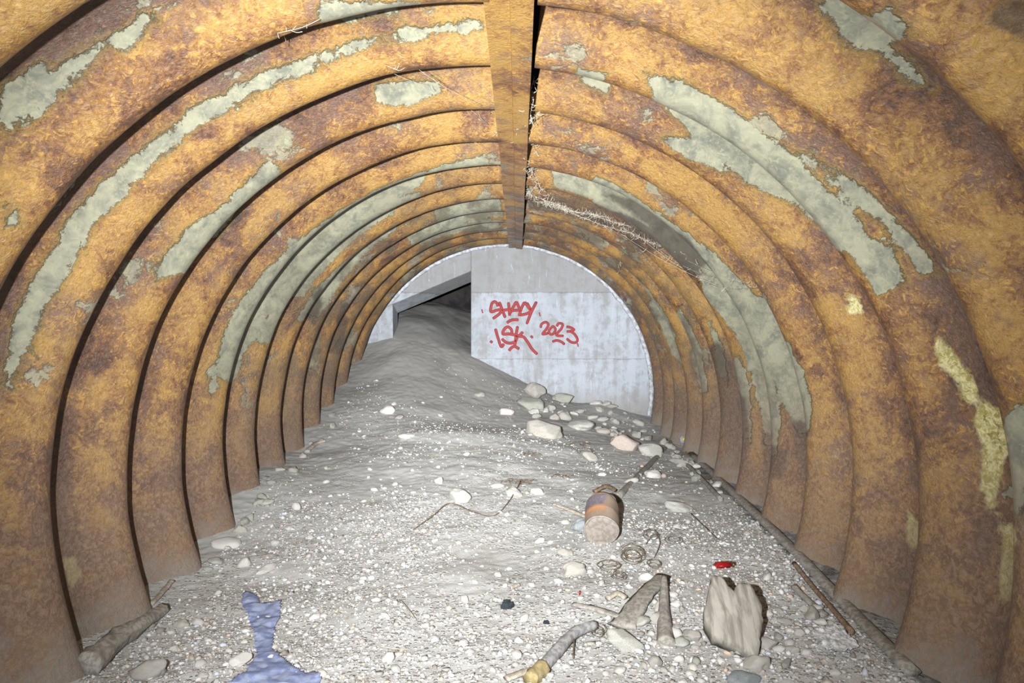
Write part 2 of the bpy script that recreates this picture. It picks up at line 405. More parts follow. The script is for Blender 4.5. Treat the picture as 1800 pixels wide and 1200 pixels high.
GALV_GLARE = [
 [(1130,125),(1215,145),(1300,205),(1390,262),(1440,320),(1500,375),(1560,440),(1592,500),(1545,512),(1490,440),(1440,395),(1380,350),(1310,325),(1230,260),(1170,190),(1150,165)],
 [(1162,240),(1220,246),(1282,292),(1275,308),(1205,278)],
 [(1400,248),(1450,280),(1520,325),(1600,410),(1655,485),(1620,478),(1560,410),(1490,345)],
 [(1015,120),(1065,128),(1065,165),(1020,145)],
 [(1430,0),(1570,0),(1585,60),(1550,92),(1490,80)],[(1510,60),(1600,110),(1640,160),(1590,150)],
 [(1760,870),(1800,900),(1800,700)],
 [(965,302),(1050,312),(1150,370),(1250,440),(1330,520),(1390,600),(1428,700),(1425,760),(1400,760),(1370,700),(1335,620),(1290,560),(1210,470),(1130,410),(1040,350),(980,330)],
 [(1215,450),(1290,520),(1345,620),(1372,720),(1365,800),(1345,780),(1330,690),(1300,600),(1240,520)],
 [(1195,540),(1228,600),(1246,690),(1232,690),(1210,620)],[(1245,560),(1275,620),(1282,680),(1262,650)],
 [(1300,620),(1320,680),(1322,780),(1308,760),(1300,690)],
 [(1100,470),(1150,520),(1190,590),(1200,640),(1180,620),(1140,540)],
 [(0,150),(70,105),(95,115),(80,170),(30,215),(0,225)],[(60,150),(120,90),(190,60),(140,130),(70,200),(10,240),(0,240)],
 [(560,0),(740,0),(700,22),(600,40),(550,20)],[(500,240),(512,250),(500,258)],
 [(180,70),(250,20),(272,30),(215,80)],
 [(268,470),(320,410),(400,350),(470,280),(488,290),(440,350),(380,420),(315,480),(272,495)],
 [(660,150),(770,138),(780,160),(720,185),(660,180)],
 [(372,660),(392,580),(440,500),(500,440),(560,395),(640,345),(720,310),(850,270),(860,285),(740,325),(640,390),(560,450),(500,520),(440,600),(400,680)],
 [(440,600),(480,540),(540,460),(620,395),(700,345),(740,335),(690,375),(600,440),(530,520),(470,600)],
 [(520,560),(560,500),(640,430),(700,395),(740,380),(700,400),(620,470),(560,560)],
 [(750,370),(880,350),(885,380),(780,395)],[(700,420),(860,385),(880,400),(740,430)],
 [(20,560),(70,470),(120,385),(205,295),(300,215),(400,155),(520,105),(700,55),(845,36),(850,48),(700,75),(535,128),(420,178),(325,240),(235,320),(160,402),(105,490),(50,600),(15,690),(0,680)],  # flash glare on the upper left ring, painted as a pale metal strip
 [(360,650),(372,640),(380,680),(366,700)],
 [(0,360),(20,350),(30,390),(0,400)],[(1060,330),(1110,350),(1095,340)],
]
CREAM = [
 [(1640,585),(1668,610),(1705,662),(1722,705),(1700,710),(1668,660),(1648,640)],
 [(1722,700),(1752,720),(1772,770),(1765,800),(1752,860),(1758,930),(1742,900),(1722,860),(1730,800),(1718,740)],
 [(1768,915),(1790,930),(1782,1030),(1762,1060),(1757,1000)],
 [(1598,898),(1612,915),(1614,945),(1603,965),(1596,940)],[(1484,515),(1508,525),(1518,545),(1495,548)],
 [(102,985),(126,980),(134,1010),(116,1040)],[(1576,500),(1590,520),(1585,520)],
]
DARK = [
 [(1258,600),(1290,640),(1312,700),(1318,790),(1290,820),(1275,740),(1262,680)],
 [(925,345),(1000,348),(1090,372),(1180,425),(1240,480),(1215,485),(1150,440),(1060,400),(930,365)],
 [(1060,340),(1110,352),(1200,410),(1250,470),(1230,470),(1160,410)],
 [(1760,0),(1800,0),(1800,60),(1740,30)],[(1345,760),(1385,790),(1375,840),(1345,830)],  # the corner polygon paints in the flash fading at the upper right
 [(588,560),(606,530),(612,560),(596,620),(580,620)],[(548,520),(560,505),(566,530),(552,570)],
 [(1395,740),(1425,760),(1415,830),(1398,800)],
]
def seg_field(U, V, poly, soft=.05):
    """1 inside, 0 outside, .5 on the outline, falling off over soft metres."""
    d = np.full(U.shape, 9.0); inside = np.zeros(U.shape, bool); n = len(poly)
    for i in range(n):
        ax, ay = poly[i]; bx, by = poly[(i + 1) % n]
        ex, ey = bx - ax, by - ay; L = ex * ex + ey * ey + 1e-12
        t = np.clip(((U - ax) * ex + (V - ay) * ey) / L, 0, 1)
        d = np.minimum(d, np.hypot(U - ax - t * ex, V - ay - t * ey))
        c = ((ay > V) != (by > V)) & (U < (bx - ax) * (V - ay) / ((by - ay) + 1e-12) + ax)
        inside ^= c
    return np.clip(.5 + np.where(inside, d, -d) / (2 * soft), 0, 1)

def build_shell(name, th0, th1, nth, jag=False):
    Ys = np.arange(-1.6, END + .03, PITCH / 26); Ys[-1] = END + .02
    th = np.linspace(th0, th1, nth)
    TH, YY = np.meshgrid(th, Ys)
    if jag:      # each ring's plate ends a little differently at the crown
        k = np.floor((YY - CREST0) / PITCH + .5); j = hash2(k, k * 0 + 3, 5) * .022
        fall = np.clip(1 - (TH - th0) / .15, 0, 1); TH = TH + j * fall
    rr = prof(YY) + .010 * fbm(TH * 2.2, YY * 1.7, 3, 77) + .003 * fbm(TH * 9, YY * 9, 2, 41)
    X = CX + rr * np.sin(TH); Z = CZ + rr * np.cos(TH)
    V = np.stack([X.ravel(), YY.ravel(), Z.ravel()], 1)
    ny, nx = TH.shape
    idx = np.arange(ny * nx).reshape(ny, nx)
    Fc = np.stack([idx[:-1, :-1].ravel(), idx[:-1, 1:].ravel(), idx[1:, 1:].ravel(), idx[1:, :-1].ravel()], 1)
    me = np_mesh(name, V, Fc)
    U = (TH * R).ravel(); Vv = YY.ravel()
    ch = []
    for group, soft in ((GALV_GLARE, .06), (CREAM, .05), (DARK, .05)):
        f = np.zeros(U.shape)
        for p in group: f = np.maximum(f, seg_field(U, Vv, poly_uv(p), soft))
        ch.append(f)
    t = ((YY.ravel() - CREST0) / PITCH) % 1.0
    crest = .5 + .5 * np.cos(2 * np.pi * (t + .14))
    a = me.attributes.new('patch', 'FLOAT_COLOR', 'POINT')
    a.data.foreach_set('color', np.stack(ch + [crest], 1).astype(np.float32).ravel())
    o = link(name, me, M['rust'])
    so = o.modifiers.new('plate', 'SOLIDIFY'); so.thickness = .005; so.offset = -1 if True else 1
    return o

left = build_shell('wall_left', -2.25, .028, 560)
tag(left, 'left half of the rusty corrugated steel arch with ridged rings', 'wall', kind='structure')
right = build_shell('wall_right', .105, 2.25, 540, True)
tag(right, 'right half of the rusty corrugated steel arch with bare grey patches', 'wall', kind='structure')

# ------------------------------------------------------------------ crown strip where the two halves meet
def build_crown():
    Y = np.arange(-1.6, END + .02, .03); n = len(Y)
    sec = [(.018, R + .15), (.018, R - .006), (.066, R - .004), (.068, R - .011), (.112, R - .013), (.112, R - .008), (.07, R - .004), (.023, R + .0), (.023, R + .15)]
    V = []
    for i, y in enumerate(Y):
        for th, r in sec:
            jit = .0015 * mnoise.noise(Vector((y * 4, th * 40, 0))) ; w_ = .0025 * mnoise.noise(Vector((y * 1.3, 0, 5)))
            V.append((CX + (r + jit) * math.sin(th + w_), y, CZ + (r + jit) * math.cos(th + w_)))
    m = len(sec); Fc = []
    for i in range(n - 1):
        for k in range(m):
            k2 = (k + 1) % m
            Fc.append((i * m + k, i * m + k2, (i + 1) * m + k2, (i + 1) * m + k))
    me = np_mesh('crown_strip', V, Fc)
    a = me.attributes.new('patch', 'FLOAT_COLOR', 'POINT')
    a.data.foreach_set('color', np.tile(np.array([0, 0, 0, 1.0], np.float32), len(V)))
    me.shade_flat()
    o = link('trim_1', me, M['strip'], smooth=False)
    tag(o, 'flat rusty joint strip running along the crown of the arch', 'strip', kind='structure')
build_crown()

# ------------------------------------------------------------------ concrete end wall with the opening
def W(px, py, Y=END): return ((px - VPX) / F * Y, 1 + (VPY - py) / F * Y)
def prism(bm, pts, y0, y1):
    a = [bm.verts.new((x, y0, z)) for x, z in pts]; b = [bm.verts.new((x, y1, z)) for x, z in pts]
    bm.faces.new(a); bm.faces.new(b[::-1]); n = len(pts)
    for i in range(n): bm.faces.new((a[i], b[i], b[(i + 1) % n], a[(i + 1) % n]))
xr = W(828, 0)[0]; xl = W(690, 0)[0]
zr = W(0, 476)[1]; sl = (W(0, 476)[1] - W(0, 534)[1]) / (xr - xl)
bm = bmesh.new()
prism(bm, [(xr, -.6), (xr, 2.6), (2.0, 2.6), (2.0, -.6)], END, END + .5)
lf = [(-2.2, zr - sl * (xr + 2.2)), (-2.2, 2.6), (xr - .0005, 2.6), (xr - .0005, zr)]
_a = [bm.verts.new((x, END, z)) for x, z in lf]; _b = [bm.verts.new((x, END + .3, z - (.075 if i in (0, 3) else 0))) for i, (x, z) in enumerate(lf)]
bm.faces.new(_a); bm.faces.new(_b[::-1])
for i in range(4): bm.faces.new((_a[i], _b[i], _b[(i + 1) % 4], _a[(i + 1) % 4]))
prism(bm, [(-2.2, -.6), (-2.2, zr - sl * (xr + 2.2) - .0005), (xl, zr - sl * (xr - xl) - .0005), (xl + .015, -.6)], END + .004, END + .30)
bmesh.ops.recalc_face_normals(bm, faces=bm.faces)
me = bpy.data.meshes.new('wall_back'); bm.to_mesh(me); bm.free()
ew = link('wall_back', me, M['concrete'], smooth=False)
bv = ew.modifiers.new('edge', 'BEVEL'); bv.width = .006; bv.segments = 2
tag(ew, 'pale concrete end wall closing the tunnel beside a slanting opening', 'wall', kind='structure')
# mortar fillet where the arch meets the end wall
fil = tube_mesh('trim_2', [Vector((CX + (R + .02) * math.sin(math.radians(a)), END - .004, CZ + (R + .02) * math.cos(math.radians(a)))) for a in range(-52, 101, 4)], .020, 8, .5, 3, sub=4)
M['mortar'] = mat_simple('pale_mortar', (150, 152, 154), (188, 192, 198), 30, .9, 0, .2, .6)
tag(link('trim_2', fil, M['mortar']), 'pale mortar line between the arch and the end wall', 'mortar', kind='structure')
# dark chamber behind the opening
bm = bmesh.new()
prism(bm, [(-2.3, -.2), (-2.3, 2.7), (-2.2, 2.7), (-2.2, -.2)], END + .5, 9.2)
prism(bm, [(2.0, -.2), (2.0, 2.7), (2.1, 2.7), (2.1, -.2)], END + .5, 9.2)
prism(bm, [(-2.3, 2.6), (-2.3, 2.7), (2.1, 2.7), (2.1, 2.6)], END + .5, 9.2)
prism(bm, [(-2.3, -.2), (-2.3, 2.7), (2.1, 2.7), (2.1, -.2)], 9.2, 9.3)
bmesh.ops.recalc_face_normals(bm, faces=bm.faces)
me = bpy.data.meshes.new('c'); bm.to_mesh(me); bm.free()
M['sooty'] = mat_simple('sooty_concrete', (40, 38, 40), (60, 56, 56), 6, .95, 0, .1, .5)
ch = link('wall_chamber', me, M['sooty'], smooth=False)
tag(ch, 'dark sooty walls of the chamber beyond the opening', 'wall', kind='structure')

# ------------------------------------------------------------------ ground
def build_ground():
    xs = np.arange(CX - 1.37, CX + 1.375, .0125); ys = np.arange(-1.6, END + 0.0, .0135)
    ys = np.append(ys, np.arange(END, 9.2, .03))
    X, Y = np.meshgrid(xs, ys)
    Z = ground(X.ravel(), Y.ravel()).reshape(X.shape)
    V = np.stack([X.ravel(), Y.ravel(), Z.ravel()], 1); ny, nx = X.shape
    idx = np.arange(ny * nx).reshape(ny, nx)
    Fc = np.stack([idx[:-1, :-1].ravel(), idx[:-1, 1:].ravel(), idx[1:, 1:].ravel(), idx[1:, :-1].ravel()], 1)
    me = np_mesh('floor', V, Fc)
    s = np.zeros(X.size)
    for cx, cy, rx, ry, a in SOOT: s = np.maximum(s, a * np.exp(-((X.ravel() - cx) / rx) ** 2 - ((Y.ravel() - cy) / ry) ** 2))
    s = np.maximum(s, .62 * np.clip((X.ravel() - 1.07) / .05, 0, 1) * np.clip((6 - Y.ravel()), 0, 1))  # soot and painted-in shade of the wall valleys along the right foot
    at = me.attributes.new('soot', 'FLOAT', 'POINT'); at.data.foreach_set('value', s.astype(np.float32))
    x_, y_ = X.ravel(), Y.ravel()
    e = np.clip((y_ - 5.4) / 1.1, 0, 1) * np.clip(1 - (x_ - .1) / 1.6, .45, 1)
    ea = me.attributes.new('earth', 'FLOAT', 'POINT'); ea.data.foreach_set('value', np.clip(e, 0, 1).astype(np.float32))
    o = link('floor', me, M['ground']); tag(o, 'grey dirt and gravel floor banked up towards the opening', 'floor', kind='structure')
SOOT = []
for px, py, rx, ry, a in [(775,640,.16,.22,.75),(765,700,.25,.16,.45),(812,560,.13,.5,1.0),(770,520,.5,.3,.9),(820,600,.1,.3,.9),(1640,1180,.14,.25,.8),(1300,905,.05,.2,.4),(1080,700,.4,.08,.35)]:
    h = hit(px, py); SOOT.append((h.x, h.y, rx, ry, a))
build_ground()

# ------------------------------------------------------------------ stones
def stone_mesh(name, seed, sub=3, rough=.22, facets=0, sq=(1, 1, 1), freq=1.3):
    r = random.Random(seed); bm = bmesh.new(); bmesh.ops.create_icosphere(bm, subdivisions=sub, radius=1)
    off = Vector((seed * 3.17, seed * 1.31, seed * .77))
    planes = []
    for _ in range(facets):
        n = Vector((r.gauss(0, 1), r.gauss(0, 1), r.gauss(0, 1))).normalized(); planes.append((n, r.uniform(.62, .85)))
    for v in bm.verts:
        p = v.co.normalized(); d = 1 + rough * mnoise.noise(p * freq + off) * 1.6 + rough * .35 * mnoise.noise(p * freq * 3.3 + off)
        q = p * d
        for n, h in planes:
            e = q.dot(n) - h
            if e > 0: q -= n * e * .93
        v.co = Vector((q.x * sq[0], q.y * sq[1], q.z * sq[2]))
    me = bpy.data.meshes.new(name); bm.to_mesh(me); bm.free(); return me

# px, py (centre), width px, height px, roll deg, material, facets, thickness, category, label
ROCKS = [
 (955,750,66,44,-5,'tan',7,'stone','largest flat tan stone in the rubble below the end wall'),
 (935,708,52,34,-14,'green',5,'stone','grey-green stone just above the largest tan stone'),
 (941,682,36,40,20,'dusty',6,'stone','pale upright stone leaning on the end wall beside the dirt slope'),
 (990,697,42,24,-3,'green',2,'stone','rounded grey-green stone at the foot of the end wall'),
 (1101,775,56,40,-15,'pink',8,'stone','pinkish smooth slab of stone in the rubble'),
 (1144,787,46,34,-10,'rough',3,'stone','crumbly greenish stone right of the pinkish slab'),
 (1061,756,25,14,0,'tan',0,'stone','small smooth oval stone above left of the pinkish slab'),
 (1020,744,46,26,5,'rough',5,'stone','pale broken stone right of the largest tan stone'),
 (992,727,26,26,-30,'dusty',5,'stone','layered dusty stone between rubble below the end wall'),
 (890,722,26,18,-5,'pale',3,'stone','small white stone left of the rubble heap'),
 (843,692,20,13,-5,'tan',3,'stone','small flat stone on the dirt slope above the rubble'),
 (1038,801,28,20,-20,'tan',3,'stone','small tan stone below the pinkish slab'),
 (1148,830,28,24,0,'pale',1,'stone','white domed stone beside the long thin stick'),
 (1167,835,10,11,0,'pink',0,'pebble','tiny tan pebble touching the white domed stone'),
 (1110,842,24,14,15,'rough',3,'stone','small pale stone left of the long thin stick'),
 (1198,812,54,22,-32,'rough',5,'stone','elongated crumbly white stone near the foot of the right wall'),
 (1160,738,24,14,-30,'dusty',3,'stone','small stone at the right corner of the end wall'),
 (1197,888,52,26,-14,'rough',7,'stone','rough white block of stone right of the rusty can'),
 (1011,997,42,38,10,'tan',2,'cobble','smooth rounded cobble below the rusty can'),
 (805,868,36,36,0,'rough',3,'stone','pale pitted stone alone in the middle of the floor'),
 (771,842,14,20,0,'pale',2,'pebble','small white pebble above left of the pale pitted stone'),
 (874,852,24,12,0,'tan',0,'pebble','low oval pebble above the curved twig'),
 (903,864,30,24,-15,'dusty',1,'stone','half-buried rounded stone where the curved twig ends'),
 (944,863,24,18,-15,'pale',4,'stone','angular whitish stone above left of the rusty can'),
 (1027,920,40,36,0,'blue',2,'stone','bluish pale stone half hidden left of the rusty can'),
 (994,970,26,18,-10,'tan',2,'stone','small pale stone above left of the rounded cobble'),
 (680,719,24,22,10,'pale',5,'stone','angular white stone standing on the crest of the dirt bank'),
 (700,732,18,10,20,'dusty',2,'stone','small dusty stone behind the angular white stone'),
 (714,766,28,14,-4,'pale',3,'stone','oblong whitish stone alone on the upper left floor'),
 (518,888,17,22,0,'pale',2,'stone','small egg-shaped white stone on the left floor'),
 (392,958,52,15,-2,'pale',0,'stone','long smooth oval stone at the foot of the left wall'),
 (467,1002,56,20,38,'pale',1,'stone','long slanting white stone above the blue plastic'),
 (425,989,30,22,30,'pale',5,'stone','triangular white stone between two long white stones'),
 (413,1163,42,24,20,'pale',3,'stone','broad white stone left of the blue plastic at the frame bottom'),
 (680,1155,22,26,30,'pale',2,'stone','white egg-shaped stone near the bottom centre'),
 (312,1098,26,22,10,'tan',1,'stone','round flat stone left of the blue plastic'),
 (1105,1127,74,48,-24,'rough',9,'stone','large craggy white stone at the bottom right of centre'),
 (1137,1011,26,22,10,'pale',2,'stone','bright white stone among the wire coils'),
 (1332,1163,44,42,0,'dusty',2,'cobble','round dusty cobble right of the large wood chunk'),
 (1187,1112,28,24,-10,'pale',1,'stone','creamy rounded stone right of the upright grey post'),
 (1196,1158,20,22,0,'pale',6,'stone','small pointed white stone below the upright grey post'),
 (1152,1160,24,28,-10,'dusty',2,'stone','greyish pebble below the large craggy white stone'),
 (1190,1062,20,18,0,'pale',2,'stone','small white stone beside the top of the upright grey post'),
 (1310,1196,56,26,0,'blue',2,'stone','bluish dark stone at the bottom edge below the wood chunk'),
 (250,1178,60,46,10,'dusty',3,'stone','pale dusty slab of stone beside the log at bottom left'),
 (1385,1165,44,26,25,'dusty',5,'stone','flat dull stone left of the crinkled clear film'),
 (1240,1070,16,14,0,'pale',2,'pebble','small pale pebble left of the forked end of the wood chunk'),
 (1370,1070,30,14,-40,'tan',3,'stone','slanting narrow stone right of the big wood chunk'),
 (1350,1078,20,16,0,'pale',2,'pebble','rounded pebble touching the shadow of the big wood chunk'),
 (1383,1092,30,12,-15,'tan',3,'stone','thin flat stone right of the big wood chunk'),
 (1078,978,10,10,0,'pale',0,'pebble','tiny bright round pebble below the rusty can'),
 (1040,690,22,16,-20,'dusty',4,'stone','dark-edged stone in the middle of the end wall foot'),
 (1075,712,30,16,-25,'dusty',4,'stone','curved dusty stone at the end wall foot'),
 (1125,742,26,16,-20,'rough',4,'stone','broken stone near the right end of the rubble'),
 (1060,735,20,12,10,'tan',2,'stone','little stone between rubble and end wall'),
]
for k, (px, py, wp, hp, roll, mt, fc, cat, lab) in enumerate(ROCKS):
    g = hit(px, py + hp * .40)
    sx = wp * g.y / F / 2; sz = hp * g.y / F / 2
    view = math.atan2(1 - g.z, g.y)
    depth_ = sx * rnd.uniform(.55, .8) if hp < wp else sx * .8
    tall = max(sz * .8, .35 * sx)
    me = stone_mesh(cat, 100 + k, 4 if wp > 30 else 3, .20 if fc else .10, fc, (1.06, 1, 1))
    o = link(cat, me, M[mt])
    if abs(roll) > 24 and hp < wp * .6:                       # lying slantwise on the ground
        o.scale = (sx, max(.5 * sz, .3 * sx), tall * .7); o.rotation_euler = (0, 0, math.radians(roll * 1.9))
    else:
        o.scale = (sx, depth_, tall); o.rotation_euler = (math.radians(14), math.radians(-roll), math.radians(rnd.uniform(-10, 10)))
    o.location = (g.x, g.y + depth_ * .55, gz(g.x, g.y + depth_ * .55) + tall * .45)
    tag(o, lab, cat)

RUB = [stone_mesh('stone', 700 + i, 3, .28, 5 + i % 4, (1, rnd.uniform(.6, .9), rnd.uniform(.45, .8))) for i in range(7)]
for i, m_ in enumerate(RUB): m_.materials.append(M[('dusty', 'tan', 'rough', 'dusty', 'green', 'pale', 'dusty')[i]]); m_.shade_smooth()
ROCKPOS = [(hit(r_[0], r_[1]), r_[2] * 3.0 / F / 2) for r_ in ROCKS]
def rubble(n, lo, hi, x0, x1, label, group):
    k = 0
    while k < n:
        t = rnd.random(); px = x0[0] + (x1[0] - x0[0]) * t + rnd.uniform(-22, 22); py = x0[1] + (x1[1] - x0[1]) * t + rnd.uniform(-hi, hi)
        g = hit(px, py); rad = rnd.uniform(.02, .055) * lo
        if g.y > END - .04 or math.hypot(g.x - CX, g.z - CZ) > R - .02: continue
        if any((g - t_).length < (s_ + rad) * .8 for t_, s_ in ROCKPOS): rad *= .45
        o = bpy.data.objects.new('stone', RUB[rnd.randrange(7)]); COL.objects.link(o)
        o.scale = (rad, rad, rad); o.rotation_euler = (rnd.uniform(-.4, .4), rnd.uniform(-.4, .4), rnd.uniform(0, 6.28)); o.location = (g.x, g.y, g.z + rad * .25)
        tag(o, label, 'stone', group); k += 1
rubble(46, 1.0, 26, (930, 700), (1190, 775), 'small broken stone lodged in the rubble below the end wall', 'small broken stones in the rubble below the end wall')
rubble(22, .8, 12, (1185, 790), (1300, 880), 'small stone in the dirt along the far foot of the right wall', 'small stones along the far foot of the right wall')
rubble(26, .7, 12, (300, 1050), (590, 735), 'small stone in the dirt along the foot of the left wall', 'small stones along the foot of the left wall')
rubble(26, .8, 50, (1130, 1120), (1460, 1120), 'small stone lying among the wood pieces at the bottom right', 'small stones among the wood pieces at the bottom right')

# pebbles one could count
taken = [(hit(r_[0], r_[1]), r_[2] * 3.0 / F / 2) for r_ in ROCKS]
protos = [stone_mesh('pebble', 500 + i, 3, .16, i % 3, (1, rnd.uniform(.6, .85), rnd.uniform(.42, .65))) for i in range(8)]
for m_ in protos: m_.materials.append(M['peb']); m_.shade_smooth()
n = 0
while n < 285:
    if rnd.random() < .72: px, py = rnd.uniform(260, 1480), 900 + 320 * rnd.random() ** .8
    else: px, py = rnd.uniform(520, 1400), rnd.uniform(700, 920)
    g = hit(px, py)
    if g.y > 6.9: continue
    rw = math.hypot(g.x - CX, g.z - CZ)
    if rw > R - .06 or any((g.x - t.x) ** 2 + (g.y - t.y) ** 2 < (s_ + .03) ** 2 for t, s_ in taken): continue
    rad = rnd.choice([.010, .011, .013, .016, .021]) * rnd.uniform(.85, 1.2)
    if g.y > 4.5: rad *= 1.1
    o = bpy.data.objects.new('pebble', protos[rnd.randrange(8)]); COL.objects.link(o)
    o.scale = (rad, rad, rad); o.rotation_euler = (rnd.uniform(-.35, .35), rnd.uniform(-.35, .35), rnd.uniform(0, 6.28))
    o.location = (g.x, g.y, g.z + rad * .18)
    if g.y > 4.2: lb, gr_ = 'small pale pebble on the far dirt floor towards the end wall', 'pebbles on the far dirt floor'
    elif g.x < -.62: lb, gr_ = 'small pale pebble on the left side of the near gravel floor', 'pebbles on the left side of the near floor'
    elif g.x < .25: lb, gr_ = 'small pale pebble in the middle of the near gravel floor', 'pebbles in the middle of the near floor'
    else: lb, gr_ = 'small pale pebble on the right side of the near gravel floor', 'pebbles on the right side of the near floor'
    tag(o, lb, 'pebble', gr_)
    taken.append((g, rad)); n += 1

# gravel nobody could count
def gravel():
    rs = np.random.RandomState(3)
    bm = bmesh.new(); bmesh.ops.create_icosphere(bm, subdivisions=1, radius=1)
    base = np.array([v.co[:] for v in bm.verts]); fc = np.array([[v.index for v in f.verts] for f in bm.faces]); bm.free()
    N = 60000
    x = rs.uniform(-1.3, 1.15, N); y = rs.uniform(1.9, 6.9, N) ; y = 1.9 + 5.0 * ((y - 1.9) / 5.0) ** 1.15
    dens = .5 + 1.3 * fbm(x * 1.6 + 5, y * 1.6, 3, 9) + np.clip((3.9 - y) * .30, -.42, .5)
    dens = dens * np.where(y > 4.6, .35, np.where(y > 3.7, .6, 1)); keep = rs.rand(N) < dens; x = x[keep]; y = y[keep]
    z = ground(x, y); ok = np.hypot(x - CX, z - CZ) < R - .01; x, y, z = x[ok], y[ok], z[ok]; N = len(x)
    s = .0033 * np.exp(rs.randn(N) * .55); s = np.clip(s, .0018, .0135)
    ang = rs.rand(N) * 6.283; ax = np.stack([s * rs.uniform(.9, 1.5, N), s * rs.uniform(.7, 1, N), s * rs.uniform(.5, .9, N)], 1)
    P = base[None] * (1 + .22 * rs.randn(N, len(base), 1)) * ax[:, None, :]
    c, sn = np.cos(ang)[:, None], np.sin(ang)[:, None]
    X = P[..., 0] * c - P[..., 1] * sn + x[:, None]; Y = P[..., 0] * sn + P[..., 1] * c + y[:, None]; Z = P[..., 2] + (z + s * .2)[:, None]
    V = np.stack([X, Y, Z], -1).reshape(-1, 3)
    Fc = (fc[None] + (np.arange(N) * len(base))[:, None, None]).reshape(-1, 3)
    me = np_mesh('gravel', V, Fc)
    col = rs.rand(N); pal = np.array([lin((190, 189, 186)), lin((170, 167, 162)), lin((152, 148, 141)), lin((198, 197, 194)), lin((176, 182, 190)), lin((186, 166, 146)), lin((128, 122, 114))])
    ci = rs.choice(7, N, p=[.20, .22, .26, .12, .06, .05, .09])
    a = me.attributes.new('tint', 'FLOAT_COLOR', 'POINT'); a.data.foreach_set('color', np.repeat(pal[ci], len(base), 0).astype(np.float32).ravel())
    s_ = NT('gravel_mix'); at = s_.n('ShaderNodeAttribute', attribute_name='tint'); s_.base(at.outputs['Color'], .85, 0, .3)
    o = link('gravel', me, s_.m, smooth=False); tag(o, 'fine pale gravel scattered over the grey dirt floor', 'gravel', kind='stuff')
gravel()

# ------------------------------------------------------------------ tubes, sticks, boards
def on_ground(pix, lift=0): 
    out = []
    for p in pix:
        h = hit(p[0], p[1]); out.append(h + Vector((0, 0, p[2] if len(p) > 2 else lift)))
    return out
def rebase(o, p):
    o.data.transform(Matrix.Translation(-Vector(p))); o.location = p
    return o
def tube(name, pts, rad, mat, label, cat, **kw):
    o = link(name, tube_mesh(name, pts, rad, **kw), M[mat]); rebase(o, pts[0])
    if label: tag(o, label, cat)
    return o

# base rail at the foot of the right wall
rp = [hit(px, py) for px, py in [(1585,1172),(1480,1062),(1395,972),(1300,880),(1215,800)]]
rp[0] = rp[0] + Vector((.0, -.06, 0))
o = tube('base_rail', [p + Vector((.0, 0, .012)) for p in rp], lambda t: .026, 'wood', 'long straight dusty rail running along the foot of the right wall', 'rail', seg=6, rough=.0, flat=.6)
tube('thin_batten', [p + Vector((0, 0, .012)) for p in on_ground([(1498,1118),(1440,1050),(1395,995)])], .009, 'brownstick', 'short brown batten lying against the long rail above the clear film', 'stick', seg=6, rough=.2)
tube('root', on_ground([(1268,882,.012),(1230,842,.012),(1205,818,.014)]), .012, 'wood', 'short dusty stick beside the crumbly white stone and right wall', 'stick', seg=8, rough=.3)
tube('log', on_ground([(150,1192,.03),(200,1148,.036),(240,1118,.03),(285,1078,.012)]), lambda t: .040 - .020 * t, 'wood', 'dusty driftwood log at the foot of the left wall', 'log', seg=14, rough=.35, seed=3)
tube('driftwood_stick', on_ground([(262,1070,.01),(285,1045,.012),(298,1032,.02)]), lambda t: .012, 'wood2', 'small pale slat of wood leaning at the left wall foot', 'stick', seg=6, rough=.3, flat=.5)
tube('driftwood_stick', on_ground([(538,795,.006),(555,783,.012),(570,778,.01)]), lambda t: .018, 'wood2', 'pale broken stick at the far foot of the left wall', 'stick', seg=6, rough=.3, flat=.6)
# long stick behind the can
pa, pb = on_ground([(1083,884,.02),(1188,774,.03)])
tube('long_stick', [pa, pa.lerp(pb, .5) + Vector((0, 0, -.005)), pb], lambda t: .021 - .006 * t, 'wood', 'long straight dusty stick running back from the rusty can', 'stick', seg=8, rough=.2, seed=4)
tube('wood_sliver', on_ground([(972,888,.006),(1000,900,.012),(1035,915,.012)]), lambda t: .008 + .008 * t, 'wood2', 'pale wooden sliver pointing at the left of the rusty can', 'stick', seg=7, rough=.3, flat=.6)
# curved twig
tube('curved_twig', on_ground([(726,933,.004),(760,912,.012),(790,893,.022),(830,904,.012),(868,909,.006),(895,885,.012),(915,855,.03)]), .0028, 'twig', 'long thin curved twig in the middle of the floor', 'twig', seg=6)
# grey stick with yellow end
a = on_ground([(940,1200,.015),(985,1152,.022),(1010,1130,.03),(1045,1115,.03)])
st = tube('grey_stick', a, lambda t: .021 - .005 * t, 'greystick', 'smooth grey stick with a yellowed lower end at the bottom centre', 'stick', seg=12, rough=.22, seed=9)
p0 = a[0]
yl = link('yellow_end', tube_mesh('yellow_end', [a[0] + Vector((-.012, -.02, 0)) - p0, a[0].lerp(a[1], .30) - p0], lambda t: .0235, 12, .25, 5), M['yellow'], st); yl['label'] = 'yellowed end of the stick'
tb = link('side_twig', tube_mesh('side_twig', [a[2] - p0, hit(1008, 1165) + Vector((0, 0, .012)) - p0], .0025, 6), M['twig'], st)
tube('flat_driftwood', on_ground([(890,1200,.008),(920,1190,.012),(950,1182,.01)]), lambda t: .016, 'wood2', 'pale flat piece of wood left of the yellowed stick end', 'stick', seg=8, rough=.3, flat=.4)
